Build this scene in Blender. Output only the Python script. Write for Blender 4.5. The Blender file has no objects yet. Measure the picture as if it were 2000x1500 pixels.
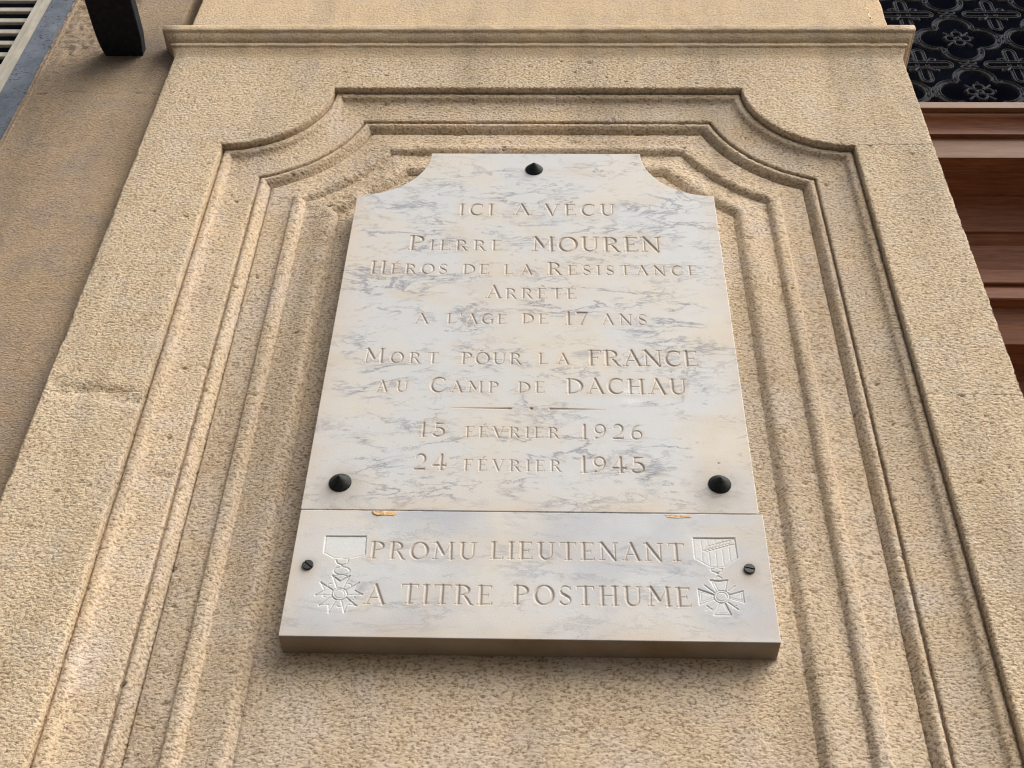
import bpy, math, random
import numpy as np
from mathutils import Matrix, Vector, noise as mn

# ------------------------------------------------------------------ camera, light, exposure
S = bpy.context.scene
COL = S.collection
cam_d = bpy.data.cameras.new("camera"); cam = bpy.data.objects.new("camera", cam_d); COL.objects.link(cam)
RGT = Vector((0.9995797, 0.0147357, 0.0249653))
DWN = Vector((0.0079448, 0.6889585, -0.7247572))
FWD = Vector((-0.0278798, 0.7246510, 0.6885519))
m = Matrix(((RGT.x, -DWN.x, -FWD.x), (RGT.y, -DWN.y, -FWD.y), (RGT.z, -DWN.z, -FWD.z))).to_4x4()
m.translation = Vector((0, -1.5, 0)); cam.matrix_world = m
cam_d.sensor_fit = 'HORIZONTAL'; cam_d.sensor_width = 36; cam_d.lens = 43.2
cam_d.clip_start = .05; cam_d.clip_end = 300
S.camera = cam
S.cycles.filter_width = 1.1

SUN_DIR = Vector((0.80, -0.66, 1.10)).normalized()     # towards the light
el = math.asin(SUN_DIR.z); az = math.atan2(SUN_DIR.x, SUN_DIR.y)
W = bpy.data.worlds.new("World"); S.world = W; W.use_nodes = True
nt = W.node_tree; nt.nodes.clear()
sky = nt.nodes.new('ShaderNodeTexSky'); sky.sky_type = 'NISHITA'; sky.sun_disc = False
sky.sun_elevation = el; sky.sun_rotation = az; sky.dust_density = 5; sky.air_density = 1.0
hs = nt.nodes.new('ShaderNodeHueSaturation'); hs.inputs['Saturation'].default_value = .35
bg = nt.nodes.new('ShaderNodeBackground'); bg.inputs['Strength'].default_value = .06
wo = nt.nodes.new('ShaderNodeOutputWorld')
nt.links.new(sky.outputs[0], hs.inputs['Color']); nt.links.new(hs.outputs[0], bg.inputs[0]); nt.links.new(bg.outputs[0], wo.inputs[0])
sd = bpy.data.lights.new("sun", 'SUN'); sd.energy = 1.5; sd.angle = math.radians(56); sd.color = (1, .95, .87)
so = bpy.data.objects.new("sun", sd); COL.objects.link(so)
so.rotation_euler = SUN_DIR.to_track_quat('Z', 'Y').to_euler(); so.location = (3, -4, 6)
S.view_settings.view_transform = 'Standard'; S.view_settings.look = 'None'
S.view_settings.exposure = 1.3; S.view_settings.gamma = 1; S.view_settings.use_curve_mapping = False

GROUND_Z = -1.6

# ------------------------------------------------------------------ helpers
def mesh_np(name, V, F, mats, smooth=True, attrs=None):
    """V (n,3) array, F (m,4) or (m,3) int array"""
    V = np.ascontiguousarray(V, dtype=np.float32); F = np.ascontiguousarray(F, dtype=np.int32)
    me = bpy.data.meshes.new(name); k = F.shape[1]
    me.vertices.add(len(V)); me.vertices.foreach_set('co', V.ravel())
    me.loops.add(F.size); me.loops.foreach_set('vertex_index', F.ravel())
    me.polygons.add(len(F)); me.polygons.foreach_set('loop_start', np.arange(0, F.size, k, dtype=np.int32))
    me.polygons.foreach_set('loop_total', np.full(len(F), k, dtype=np.int32))
    me.update(calc_edges=True)
    if smooth: me.polygons.foreach_set('use_smooth', np.ones(len(F), dtype=bool))
    for an, av in (attrs or {}).items():
        a = me.attributes.new(an, 'FLOAT', 'POINT'); a.data.foreach_set('value', np.ascontiguousarray(av, dtype=np.float32))
    me.materials.append(mats)
    return me

def link(name, me, parent=None, loc=None, label=None):
    o = bpy.data.objects.new(name, me); COL.objects.link(o)
    if parent: o.parent = parent
    if loc is not None: o.location = loc
    if label: o['label'] = label
    return o

def thing(name, label, cat, loc, group=None):
    o = bpy.data.objects.new(name, None); COL.objects.link(o); o.location = loc; o.empty_display_size = .1
    o['label'] = label; o['category'] = cat
    if group: o['group'] = group
    return o

def grid_faces(nr, nc, flip=False):
    i = np.arange(nr*nc).reshape(nr, nc)
    a, b, c, d = i[:-1, :-1], i[:-1, 1:], i[1:, 1:], i[1:, :-1]
    F = np.stack([a, b, c, d], -1).reshape(-1, 4)
    return F[:, ::-1] if flip else F

def grid_obj(name, P, mat, parent, base, flip=False, smooth=True, attrs=None, label=None):
    """P (nr,nc,3) world positions"""
    nr, nc = P.shape[:2]
    V = P.reshape(-1, 3) - np.array(base)
    me = mesh_np(name, V, grid_faces(nr, nc, flip), mat, smooth, attrs)
    return link(name, me, parent, label=label)

class MB:
    def __init__(s): s.v = []; s.f = []
    def add(s, vs, fs):
        n = len(s.v); s.v += [tuple(v) for v in vs]; s.f += [tuple(i+n for i in f) for f in fs]
    def box(s, x0, x1, y0, y1, z0, z1, b=0.0):
        if b <= 0:
            vs = [(x, y, z) for x in (x0, x1) for y in (y0, y1) for z in (z0, z1)]
            s.add(vs, [(0, 1, 3, 2), (4, 6, 7, 5), (0, 4, 5, 1), (2, 3, 7, 6), (0, 2, 6, 4), (1, 5, 7, 3)])
        else:
            prof = [(y1, z0), (y0+b, z0), (y0+.3*b, z0+.3*b), (y0, z0+b), (y0, z1-b), (y0+.3*b, z1-.3*b), (y0+b, z1), (y1, z1)]
            s.prism(prof, x0, x1)
    def prism(s, prof, x0, x1):
        n = len(prof)
        vs = [(x0, p[0], p[1]) for p in prof]+[(x1, p[0], p[1]) for p in prof]
        fs = [(i, (i+1) % n, n+(i+1) % n, n+i) for i in range(n)]
        fs += [tuple(range(n))[::-1], tuple(range(n, 2*n))]
        s.add(vs, fs)
    def sweep(s, pts, prof, closed=False, up=(0, -1, 0)):
        """pts: 3D path in a plane facing -Y, prof: list of (side, out) offsets; closed profile"""
        n = len(prof); base = len(s.v); up = Vector(up); N = len(pts)
        for i, p in enumerate(pts):
            p = Vector(p)
            if closed: a = Vector(pts[(i-1) % N]); b = Vector(pts[(i+1) % N])
            else: a = Vector(pts[max(i-1, 0)]); b = Vector(pts[min(i+1, N-1)])
            t = (b-a).normalized(); sd_ = t.cross(up).normalized()
            for (q, o) in prof: s.v.append(tuple(p+sd_*q+up*o))
        for i in range(N if closed else N-1):
            j = (i+1) % N
            for k in range(n):
                l = (k+1) % n
                s.f.append((base+i*n+k, base+i*n+l, base+j*n+l, base+j*n+k))
        if not closed:
            s.f.append(tuple(base+k for k in range(n))); s.f.append(tuple(base+(N-1)*n+k for k in range(n))[::-1])
    def lathe(s, c, prof, n=28):
        """axis along -Y through c; prof (radius, out)"""
        base = len(s.v); k = len(prof)
        for i in range(n):
            a = 2*math.pi*i/n
            for (r, o) in prof: s.v.append((c[0]+r*math.cos(a), c[1]-o, c[2]+r*math.sin(a)))
        for i in range(n):
            j = (i+1) % n
            for q in range(k-1): s.f.append((base+i*k+q, base+j*k+q, base+j*k+q+1, base+i*k+q+1))
    def build(s, name, mat, parent=None, base=(0, 0, 0), smooth=False, label=None, angle=None):
        me = bpy.data.meshes.new(name)
        me.from_pydata([(v[0]-base[0], v[1]-base[1], v[2]-base[2]) for v in s.v], [], s.f)
        import bmesh
        bm = bmesh.new(); bm.from_mesh(me); bmesh.ops.recalc_face_normals(bm, faces=bm.faces)
        if smooth:
            for f in bm.faces: f.smooth = True
            for e in bm.edges:
                if len(e.link_faces) == 2 and e.calc_face_angle(0) > (angle or .6): e.smooth = False
        bm.to_mesh(me); bm.free()
        me.materials.append(mat)
        return link(name, me, parent, label=label)

# ------------------------------------------------------------------ materials
class NT:
    def __init__(s, name):
        s.m = bpy.data.materials.new(name); s.m.use_nodes = True; s.t = s.m.node_tree
        s.b = s.t.nodes['Principled BSDF']; s.o = s.t.nodes['Material Output']
        s.tc = s.t.nodes.new('ShaderNodeTexCoord').outputs['Object']
    def n(s, ty, **kw):
        nd = s.t.nodes.new(ty)
        for k, v in kw.items():
            if k.startswith('i_'):
                nd.inputs[k[2:].replace('_', ' ')].default_value = v
            else: setattr(nd, k, v)
        return nd
    def l(s, a, b): s.t.links.new(a, b)
    def mapped(s, sc=(1, 1, 1), rot=(0, 0, 0), loc=(0, 0, 0)):
        mp = s.n('ShaderNodeMapping'); mp.inputs['Scale'].default_value = sc; mp.inputs['Rotation'].default_value = rot
        mp.inputs['Location'].default_value = loc; s.l(s.tc, mp.inputs[0]); return mp.outputs[0]
    def noise(s, scale, detail=3, rough=.55, vec=None, dist=0.0):
        nd = s.n('ShaderNodeTexNoise'); nd.inputs['Scale'].default_value = scale; nd.inputs['Detail'].default_value = detail
        nd.inputs['Roughness'].default_value = rough; nd.inputs['Distortion'].default_value = dist
        s.l(vec or s.tc, nd.inputs['Vector']); return nd.outputs['Fac']
    def ramp(s, fac, stops, interp='LINEAR'):
        r = s.n('ShaderNodeValToRGB'); r.color_ramp.interpolation = interp
        e = r.color_ramp.elements
        while len(e) < len(stops): e.new(.5)
        for i, (p, c) in enumerate(stops):
            e[i].position = p; e[i].color = (c, c, c, 1) if isinstance(c, (int, float)) else (*c, 1)
        s.l(fac, r.inputs[0]); return r.outputs[0]
    def mix(s, fac, a, b, mode='MIX'):
        x = s.n('ShaderNodeMix', data_type='RGBA', blend_type=mode)
        for sock, v in ((x.inputs[0], fac), (x.inputs[6], a), (x.inputs[7], b)):
            if isinstance(v, (int, float)): sock.default_value = v
            elif isinstance(v, tuple): sock.default_value = (*v, 1)
            else: s.l(v, sock)
        return x.outputs[2]
    def math(s, op, a, b=None, c=None):
        x = s.n('ShaderNodeMath', operation=op)
        for i, v in enumerate((a, b, c)):
            if v is None: continue
            if isinstance(v, (int, float)): x.inputs[i].default_value = v
            else: s.l(v, x.inputs[i])
        return x.outputs[0]
    def attr(s, name):
        a = s.n('ShaderNodeAttribute'); a.attribute_name = name; return a.outputs['Fac']

def stone_mat(name, cols, amp=.0018, grain=185, coarse=.0013, streak=1.5, rough=.9, dark=.52, stain=None):
    t = NT(name)
    big = t.noise(3.1, 4, .6, t.mapped((1, 1, .8), loc=(3, 1, 2)))
    mid = t.noise(13, 4, .6, t.mapped((1, 1, 1), loc=(7, 5, 1)))
    c = t.mix(t.ramp(big, [(.36, 0), (.64, 1)]), cols[0], cols[1])
    c = t.mix(t.ramp(mid, [(.45, 0), (.72, .75)]), c, cols[2])
    c = t.mix(t.ramp(t.noise(6, 5, .7, t.mapped((1, 1, 2.4), loc=(11, 0, 4))), [(.52, 0), (.75, .55)]), c, cols[3])
    fine = t.noise(grain, 4, .65, t.mapped((1, 1, streak)))
    k_ = 1-dark; c = t.mix(1.0, c, t.ramp(fine, [(.33, (k_, k_*.90, k_*.80)), (.50, 1.0), (.75, 1.08)]), 'MULTIPLY')
    spk = t.noise(95, 3, .6, t.mapped((1, 1, 1.7), loc=(2, 9, 0)))
    c = t.mix(1.0, c, t.ramp(spk, [(.24, .45), (.34, 1)]), 'MULTIPLY')
    run = t.noise(9, 4, .6, t.mapped((1, 1, .13), loc=(4, 2, 6)))
    c = t.mix(1.0, c, t.ramp(run, [(.34, .80), (.52, 1)]), 'MULTIPLY')
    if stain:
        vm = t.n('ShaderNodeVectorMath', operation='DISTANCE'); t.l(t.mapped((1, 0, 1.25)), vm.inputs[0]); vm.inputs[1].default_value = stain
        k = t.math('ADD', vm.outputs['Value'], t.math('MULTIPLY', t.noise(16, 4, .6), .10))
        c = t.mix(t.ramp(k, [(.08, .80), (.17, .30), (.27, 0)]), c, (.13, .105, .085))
    t.l(c, t.b.inputs['Base Color']); t.b.inputs['Roughness'].default_value = rough
    t.b.inputs['Specular IOR Level'].default_value = .25
    # dressed, pitted relief: true displacement of the fine mesh plus bump of the rest
    vor = t.n('ShaderNodeTexVoronoi', feature='F1'); vor.inputs['Scale'].default_value = grain*.62
    t.l(t.mapped((1, 1, streak), loc=(.2, .1, .3)), vor.inputs['Vector'])
    h = t.math('MULTIPLY', t.ramp(fine, [(.25, 0), (.50, .8), (.8, 1)]), amp*1.5)
    h = t.math('ADD', h, t.math('MULTIPLY', vor.outputs['Distance'], -amp*.75))
    h = t.math('ADD', h, t.math('MULTIPLY', t.noise(38, 3, .5), coarse))
    h = t.math('ADD', h, t.math('MULTIPLY', t.ramp(spk, [(.22, -1), (.34, 0)]), .002))
    d = t.n('ShaderNodeDisplacement'); d.inputs['Midlevel'].default_value = 0; d.inputs['Scale'].default_value = 1
    t.l(h, d.inputs['Height']); t.l(d.outputs[0], t.o.inputs['Displacement'])
    t.m.displacement_method = 'BOTH'
    return t.m

TAN = [(.52, .42, .27), (.60, .47, .30), (.50, .41, .31), (.46, .32, .19)]
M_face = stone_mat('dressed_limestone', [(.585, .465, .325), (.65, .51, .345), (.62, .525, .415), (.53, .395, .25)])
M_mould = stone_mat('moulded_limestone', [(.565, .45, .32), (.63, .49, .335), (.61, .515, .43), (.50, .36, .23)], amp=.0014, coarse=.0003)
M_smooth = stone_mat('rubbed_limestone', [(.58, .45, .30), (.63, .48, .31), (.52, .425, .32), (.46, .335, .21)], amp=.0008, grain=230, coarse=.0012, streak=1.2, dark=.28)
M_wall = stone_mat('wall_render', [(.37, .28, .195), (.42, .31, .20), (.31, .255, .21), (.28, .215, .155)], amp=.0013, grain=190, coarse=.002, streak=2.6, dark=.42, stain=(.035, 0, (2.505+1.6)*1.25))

def marble_mat(name, k1=.92, k2=.85, k3=.6, grey=0.0, sc=1.0):
    t = NT(name)
    cloud = t.noise(5, 4, .6, t.mapped((1, 1, 1.3), loc=(1, 2, 3)))
    c = t.mix(t.ramp(cloud, [(.40, 0), (.62, 1)]), (.555, .56, .565), (.60, .555, .49))
    if grey: c = t.mix(t.math('MULTIPLY', t.ramp(t.noise(5.5, 3, .5, t.mapped((1, 1, 1.2), loc=(6, 1, 3))), [(.42, 0), (.66, 1)]), grey), c, (.40, .41, .45))
    c = t.mix(t.ramp(t.noise(9, 3, .5, t.mapped((1, 1, 2), loc=(4, 4, 4))), [(.55, 0), (.75, .5)]), c, (.54, .465, .37))
    # long drifting veins, thin and broken
    v1 = t.noise(7*sc, 9, .64, t.mapped((1, 1, 2.9), rot=(0, .16, 0), loc=(0, 3, 0)), dist=.5)
    r1 = t.ramp(t.math('ABSOLUTE', t.math('SUBTRACT', v1, .5)), [(0, 1), (.010, .5), (.032, 0)])
    g1 = t.ramp(t.noise(6, 3, .6, t.mapped((1, 1, 2), loc=(9, 9, 9))), [(.47, 0), (.60, 1)])
    c = t.mix(t.math('MULTIPLY', t.math('MULTIPLY', r1, g1), k1), c, (.19, .20, .24))
    v2 = t.noise(19, 7, .6, t.mapped((1, 1, 2.6), rot=(0, -.2, 0), loc=(5, 0, 5)), dist=.4)
    r2 = t.ramp(t.math('ABSOLUTE', t.math('SUBTRACT', v2, .5)), [(0, 1), (.012, .4), (.035, 0)])
    g2 = t.ramp(t.noise(11, 3, .6, t.mapped((1, 1, 2), loc=(2, 7, 9))), [(.48, 0), (.64, 1)])
    c = t.mix(t.math('MULTIPLY', t.math('MULTIPLY', r2, g2), k2), c, (.20, .21, .24))
    sp = t.ramp(t.noise(34, 4, .6, t.mapped((1, 1, 2.2), loc=(1, 1, 8))), [(.64, 0), (.74, 1)])
    c = t.mix(t.math('MULTIPLY', sp, k3), c, (.22, .23, .27))
    # warm stain held around the cuts, old paint and dirt in the cuts, fresh pale tooling on the medals
    c = t.mix(t.math('MULTIPLY', t.attr('halo'), t.ramp(t.noise(12, 4, .6, t.mapped(loc=(3, 3, 3))), [(.3, .2), (.65, .75)])), c, (.56, .45, .34))
    c = t.mix(t.math('MULTIPLY', t.attr('carve'), .42), c, (.32, .255, .185))
    c = t.mix(t.math('MULTIPLY', t.attr('grime'), t.ramp(t.noise(25, 4, .6), [(.3, .25), (.7, .7)])), c, (.20, .18, .145))
    c = t.mix(t.math('MULTIPLY', t.attr('pale'), .75), c, (.68, .69, .69))
    c = t.mix(1.0, c, t.ramp(t.noise(500, 3, .6), [(.3, .93), (.6, 1.02)]), 'MULTIPLY')
    c = t.mix(t.math('MULTIPLY', t.attr('soil_shade'), t.ramp(t.noise(8, 4, .6), [(.3, .7), (.7, 1)])), c, (.22, .16, .10))  # underside brown: edge soiling plus soffit shade put into the colour
    t.l(c, t.b.inputs['Base Color'])
    t.l(t.ramp(t.noise(60, 4, .6), [(.3, .5), (.7, .68)]), t.b.inputs['Roughness'])
    t.b.inputs['Specular IOR Level'].default_value = .35
    bp = t.n('ShaderNodeBump'); bp.inputs['Strength'].default_value = .35; bp.inputs['Distance'].default_value = .0006
    t.l(t.math('ADD', t.noise(420, 3, .6), t.math('MULTIPLY', t.noise(30, 3, .5), 1.5)), bp.inputs['Height']); t.l(bp.outputs[0], t.b.inputs['Normal'])
    return t.m
M_marble = marble_mat('veined_white_marble')
M_marble2 = marble_mat('clouded_white_marble', .45, .45, .3, .85, .66)

def simple(name, c0, c1, rough=.6, scale=60, bump=.3, dist=.001, metal=0, stretch=(1, 1, 1), spec=.5, stops=(.4, .62)):
    t = NT(name)
    f = t.noise(scale, 5, .65, t.mapped(stretch))
    t.l(t.mix(t.ramp(f, [(stops[0], 0), (stops[1], 1)]), c0, c1), t.b.inputs['Base Color'])
    t.b.inputs['Roughness'].default_value = rough; t.b.inputs['Metallic'].default_value = metal
    t.b.inputs['Specular IOR Level'].default_value = spec
    bp = t.n('ShaderNodeBump'); bp.inputs['Strength'].default_value = bump; bp.inputs['Distance'].default_value = dist
    t.l(f, bp.inputs['Height']); t.l(bp.outputs[0], t.b.inputs['Normal'])
    return t.m
M_iron = simple('black_painted_iron', (.006, .007, .012), (.014, .015, .020), .7, 90, .4, spec=.2)
M_bolt = simple('dark_bronze', (.012, .014, .014), (.028, .03, .028), .62, 200, .2, .0004, .6)
M_screw = simple('grey_slotted_screw', (.035, .037, .037), (.06, .06, .058), .5, 300, .2, .0004, .5)
M_grille = simple('cast_iron_grille', (.030, .031, .040), (.062, .064, .074), .9, 160, .5, spec=.10)
M_dark = simple('dark_glass', (.006, .007, .013), (.008, .010, .017), .5, 10, .0, spec=.0)
M_seal = simple('orange_sealant', (.62, .36, .15), (.72, .50, .27), .7, 160, .5)
M_mortar = simple('pale_mortar', (.62, .50, .40), (.74, .64, .53), .9, 180, .8, .002)
M_ivory = simple('ivory_paint', (.36, .33, .27), (.46, .42, .35), .6, 40, .3, .001, 0, (1, 1, .4))
M_ground = simple('street_paving', (.045, .042, .038), (.07, .065, .06), .9, 8, .4)

def steel_mat():
    t = NT('weathered_steel')
    c = t.mix(t.ramp(t.noise(14, 5, .65, t.mapped((1, 1, .6))), [(.35, 0), (.65, 1)]), (.075, .09, .12), (.17, .19, .225))
    pit = t.ramp(t.noise(150, 3, .6, t.mapped((1, 1, 1.6))), [(.36, 1), (.41, 0)])
    g = t.ramp(t.noise(22, 2, .5), [(.40, 0), (.52, 1)])
    k = t.math('MULTIPLY', pit, g)
    c = t.mix(k, c, (.018, .02, .028))
    t.l(c, t.b.inputs['Base Color']); t.b.inputs['Roughness'].default_value = .6
    bp = t.n('ShaderNodeBump', invert=True); bp.inputs['Strength'].default_value = .8; bp.inputs['Distance'].default_value = .002
    t.l(k, bp.inputs['Height']); t.l(bp.outputs[0], t.b.inputs['Normal'])
    return t.m
M_steel = steel_mat()

def wood_mat(name, a, b, c_):
    t = NT(name)
    f = t.noise(9, 6, .65, t.mapped((1, 8, 14), loc=(1, 0, 0)), dist=.6)
    g = t.noise(60, 4, .7, t.mapped((.25, 4, 6)))
    c = t.mix(t.ramp(f, [(.35, 0), (.65, 1)]), a, b)
    c = t.mix(t.ramp(g, [(.45, 0), (.75, .7)]), c, c_)
    t.l(c, t.b.inputs['Base Color']); t.b.inputs['Roughness'].default_value = .55
    t.b.inputs['Specular IOR Level'].default_value = .3
    bp = t.n('ShaderNodeBump'); bp.inputs['Strength'].default_value = .35; bp.inputs['Distance'].default_value = .001
    t.l(g, bp.inputs['Height']); t.l(bp.outputs[0], t.b.inputs['Normal'])
    return t.m
M_wood = wood_mat('varnished_oak', (.15, .052, .025), (.24, .095, .042), (.09, .032, .017))
M_woodlt = wood_mat('paler_oak', (.15, .070, .036), (.215, .112, .062), (.11, .045, .022))  # paler oak tone for the top and middle rails

# ------------------------------------------------------------------ ground (below the camera, out of frame)
me = mesh_np('ground', np.array([(-60, -60, 0), (60, -60, 0), (60, 60, 0), (-60, 60, 0)]), np.array([[0, 1, 2, 3]]), M_ground, False)
g = link('ground', me, None, (0, 0, GROUND_Z)); g['kind'] = 'structure'

# ------------------------------------------------------------------ the stone pilaster with its sunk, moulded panel
XL, XR, ZT, R = -0.6797, 0.6298, 2.3172, 0.209
PXL, PXR, PZT = -0.848, 0.788, 2.440
PB = (-.03, 0.0, GROUND_Z)
pil = thing('stone_pilaster', 'pale dressed limestone pilaster with a sunk moulded panel that holds the marble plaques', 'pilaster', PB)

def path_params():
    zj = 2.1082
    zf = .62
    n1 = 16; n2 = int((zj-zf)/.0031); na = 110; nt_ = 290
    return n1, n2, na, nt_
N1, N2, NA, NTOP = path_params()
ZB = .2; ZF = .62

def path(u):
    """frame path offset inwards by u -> (ns,2) x,z"""
    a0 = math.asin(max(0, u)/(R+max(u, 0)))if u > 0 else 0
    r = R+u
    zm = ZT-math.sqrt(max(r*r-u*u, 0)) if u > 0 else ZT-R-u
    zs = np.concatenate([np.linspace(ZB, ZF, N1, endpoint=False), np.linspace(ZF, zm, N2, endpoint=False)])
    left = np.stack([np.full_like(zs, XL+u), zs], 1)
    a = np.linspace(a0, math.pi/2-a0, NA, endpoint=False)
    arc = np.stack([XL+r*np.sin(a), ZT-r*np.cos(a)], 1)
    xa = XL+r*math.cos(a0); xb = XR-(xa-XL)
    top = np.stack([np.linspace(xa, xb, NTOP), np.full(NTOP, ZT-r*math.sin(a0))], 1)
    full = np.concatenate([left, arc, top])
    rv = full[:N1+N2+NA][::-1].copy(); rv[:, 0] = XL+XR-rv[:, 0]
    return np.concatenate([full, rv])

P0 = path(0.0); NS = len(P0); IA = N1+N2; IA2 = NS-1-IA   # indices where the arcs begin / end

# --- outer boundary of the face
def outer():
    q = P0.copy()
    q[:IA, 0] = PXL
    a = np.linspace(0, 1, NA, endpoint=False)
    h = PZT-P0[IA, 1]; w = (P0[IA+NA, 0]-PXL); Ltot = h+w
    s = a*Ltot
    q[IA:IA+NA, 0] = np.where(s < h, PXL, PXL+(s-h)); q[IA:IA+NA, 1] = np.where(s < h, P0[IA, 1]+s, PZT)
    q[IA+NA:IA+NA+NTOP, 1] = PZT
    w2 = PXR-P0[NS-IA-NA-1, 0]; s2 = a*(h+w2)
    ra = np.stack([np.where(s2 < h, PXR, PXR-(s2-h)), np.where(s2 < h, P0[IA, 1]+s2, PZT)], 1)[::-1]
    q[NS-IA-NA:NS-IA] = ra; q[NS-IA:, 0] = PXR
    return q
Q = outer()
K = 68
tt = np.linspace(0, 1, K)
cols = []
def col(xz, y): return np.concatenate([xz[:, :1], np.full((NS, 1), y), xz[:, 1:]], 1)
dirv = (Q-P0); dirn = dirv/np.linalg.norm(dirv, axis=1, keepdims=True)
for yy, off in ((.0205, 0.0004), (.016, 0.0004), (.011, .0003), (.006, .0002), (.0025, .0003), (.0008, .0010)): cols.append(col(P0+dirn*off, yy))
for t_ in tt[:-1]: cols.append(col(P0*(1-t_)+Q*t_+dirn*.0022*(1-t_), 0.0))
edge_w = np.array([mn.noise(Vector((3.1, 0, i*.03)))*.0016+mn.noise(Vector((7.1, 0, i*.14)))*.0009 for i in range(NS)])[:, None]
Qw = Q+dirn*edge_w
for yy, off in ((0.0001, -.0022), (.0006, -.0009), (.0022, 0.0), (.006, .0004), (.012, 0.0), (.020, 0.0), (.032, 0.0)): cols.append(col(Qw+dirn*off, yy))
FACE = np.stack(cols, 1)
# eroded horizontal bed on the left side, small chip rows
ZJ = 1.402
def erode(P, x0, x1, z0, amp, hz=.02):
    m_ = (P[..., 0] > x0) & (P[..., 0] < x1) & (abs(P[..., 2]-z0) < hz*2) & (P[..., 1] < .001)
    for idx in np.argwhere(m_):
        x, y, z = P[tuple(idx)]
        zz = z-z0+.022*mn.noise(Vector((x*12, 1, 0)))+.16*(x+.77)
        w = math.exp(-(zz/hz)**2)*(0.35+.65*max(0, mn.noise(Vector((x*28, 2.7, z*60)))+.35))
        P[tuple(idx)][1] += amp*w
erode(FACE, -.84, -.68, ZJ, .0095, .016)
erode(FACE, .63, .72, 1.409, .0065, .0032)
import random as _r
_q = _r.Random(5)
for _ in range(46):
    i, k = _q.randrange(N1, NS-N1), _q.randrange(8, K)
    x, y, z = FACE[i, k]; rr = _q.uniform(.0022, .0042)
    q = ((FACE[..., 0]-x)/(rr*_q.uniform(.8, 2)))**2+((FACE[..., 2]-z)/rr)**2
    FACE[..., 1] += .0055*np.exp(-q*1.5)*(q < 5)*(FACE[..., 1] < .001)
def face_block(s0, s1, name='stone_block', cut0=True, cut1=True):
    P = FACE[s0:s1+1].copy()
    rows = [P]
    if cut0:
        e = P[:1].copy(); e[..., 1] += .006; P[0, :, 1] += .0006; rows.insert(0, e)
    if cut1:
        e = P[-1:].copy(); e[..., 1] += .006; P[-1, :, 1] += .0006; rows.append(e)
    P = np.concatenate(rows)
    return grid_obj(name, P, M_face, pil, PB, flip=FLIP_FACE)
FLIP_FACE = True
sj = int(np.argmin(abs(P0[:IA, 1]-ZJ)))
sr = NS-1-int(np.argmin(abs(P0[:IA, 1]-1.409)))
def shrink(s, sign):  # tiny open joint
    pass
face_block(0, sj); face_block(sj, IA2); face_block(IA2, sr); face_block(sr, NS-1)

# --- the moulding, a profile (inward offset u, depth d), millimetres
PROF = [(-5, 20), (0, 20), (3.6, 20), (5.4, 15.6), (8, 12.8), (14, 12.6), (17.5, 14), (19.5, 17), (21.5, 20), (25, 22.8), (31, 24.8), (40, 26), (52, 27), (66, 27.6), (80, 28), (83.5, 28.2),
        (84.8, 29.4), (85.2, 37), (89.2, 38.4), (90.6, 33.4), (93, 30.8), (98, 30.4), (101, 33.2), (103.5, 35.5), (105, 39), (108, 43), (111, 47), (112.2, 50), (114, 50), (115.2, 43.6), (122, 42.2), (140, 41),
        (156, 40), (164, 39.2), (166.2, 37.8), (167, 34), (168.5, 31.8), (172, 30.6), (178, 29.9), (182, 30.2), (185.5, 32.4), (189, 37), (191.5, 40.8), (193, 42), (195, 41), (202, 39.6), (212, 37.6), (224, 34.4),
        (234, 31.4), (241, 30), (247, 29.8), (250.5, 31), (254, 34.4), (258, 38.6), (261.5, 42), (263, 43), (265, 41), (267, 40), (272, 39.6), (300, 39.5), (340, 39.5)]
pu = np.array([p[0] for p in PROF])/1000.; pd_ = np.array([p[1] for p in PROF])/1000.
arc = np.concatenate([[0], np.cumsum(np.hypot(np.diff(pu), np.diff(pd_)))])
def sample(u0, u1, step):
    a0 = np.interp(u0, pu, arc); a1 = np.interp(u1, pu, arc); n = int((a1-a0)/step)+1
    s_ = np.linspace(a0, a1, n); return np.interp(s_, arc, pu), np.interp(s_, arc, pd_)
us, ds = sample(-.005, .262, .00195)
MO = np.stack([np.concatenate([p[:, :1], np.full((NS, 1), d), p[:, 1:]], 1) for p, d in ((path(u), d) for u, d in zip(us, ds))], 1)
def wear(P, us):
    for k, u in enumerate(us):
        ridge = 1.0 if (.160 < u < .262) else (.22 if .08 < u else .10)
        for i in range(IA-14, NS-(IA-14)):
            inarc = (i < IA+NA+30) or (i > IA2-NA-30)
            if not inarc: r_ = .06
            else: r_ = ridge
            x, y, z = P[i, k]
            v = mn.noise(Vector((x*42, 4, z*42)))+.6*mn.noise(Vector((x*110, 2, z*110)))
            P[i, k, 1] += .0024*r_*v
            if r_ > .9 and i < IA+NA+30:
                q = mn.noise(Vector((x*16, 8, z*16)))
                P[i, k, 1] += .35*max(0, q+.25)*(.0400-y)      # left arc: inner rolls largely lost
wear(MO, us)
prnd = random.Random(11)
def pits(P, n, rmin, rmax, dep):
    flat = P.reshape(-1, 3); idx = prnd.sample(range(len(flat)), n)
    for i in idx:
        x, y, z = flat[i]; rr = prnd.uniform(rmin, rmax); st_ = prnd.uniform(.7, 2.2)
        q = ((flat[:, 0]-x)/(rr*st_))**2+((flat[:, 2]-z)/rr)**2
        flat[:, 1] += dep*prnd.uniform(.5, 1)*np.exp(-q*1.5)*(q < 5)
pits(MO, 90, .0022, .0045, .0065)
pits(MO, 26, .004, .009, .003)
nm = [0, sj, IA2, sr, NS-1]
for a_, b_ in zip(nm[:-1], nm[1:]):
    grid_obj('frame_moulding', MO[a_:b_+1], M_mould, pil, PB, flip=False)
us2, ds2 = sample(.260, .335, .003)
ds2 = ds2.copy()
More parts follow.
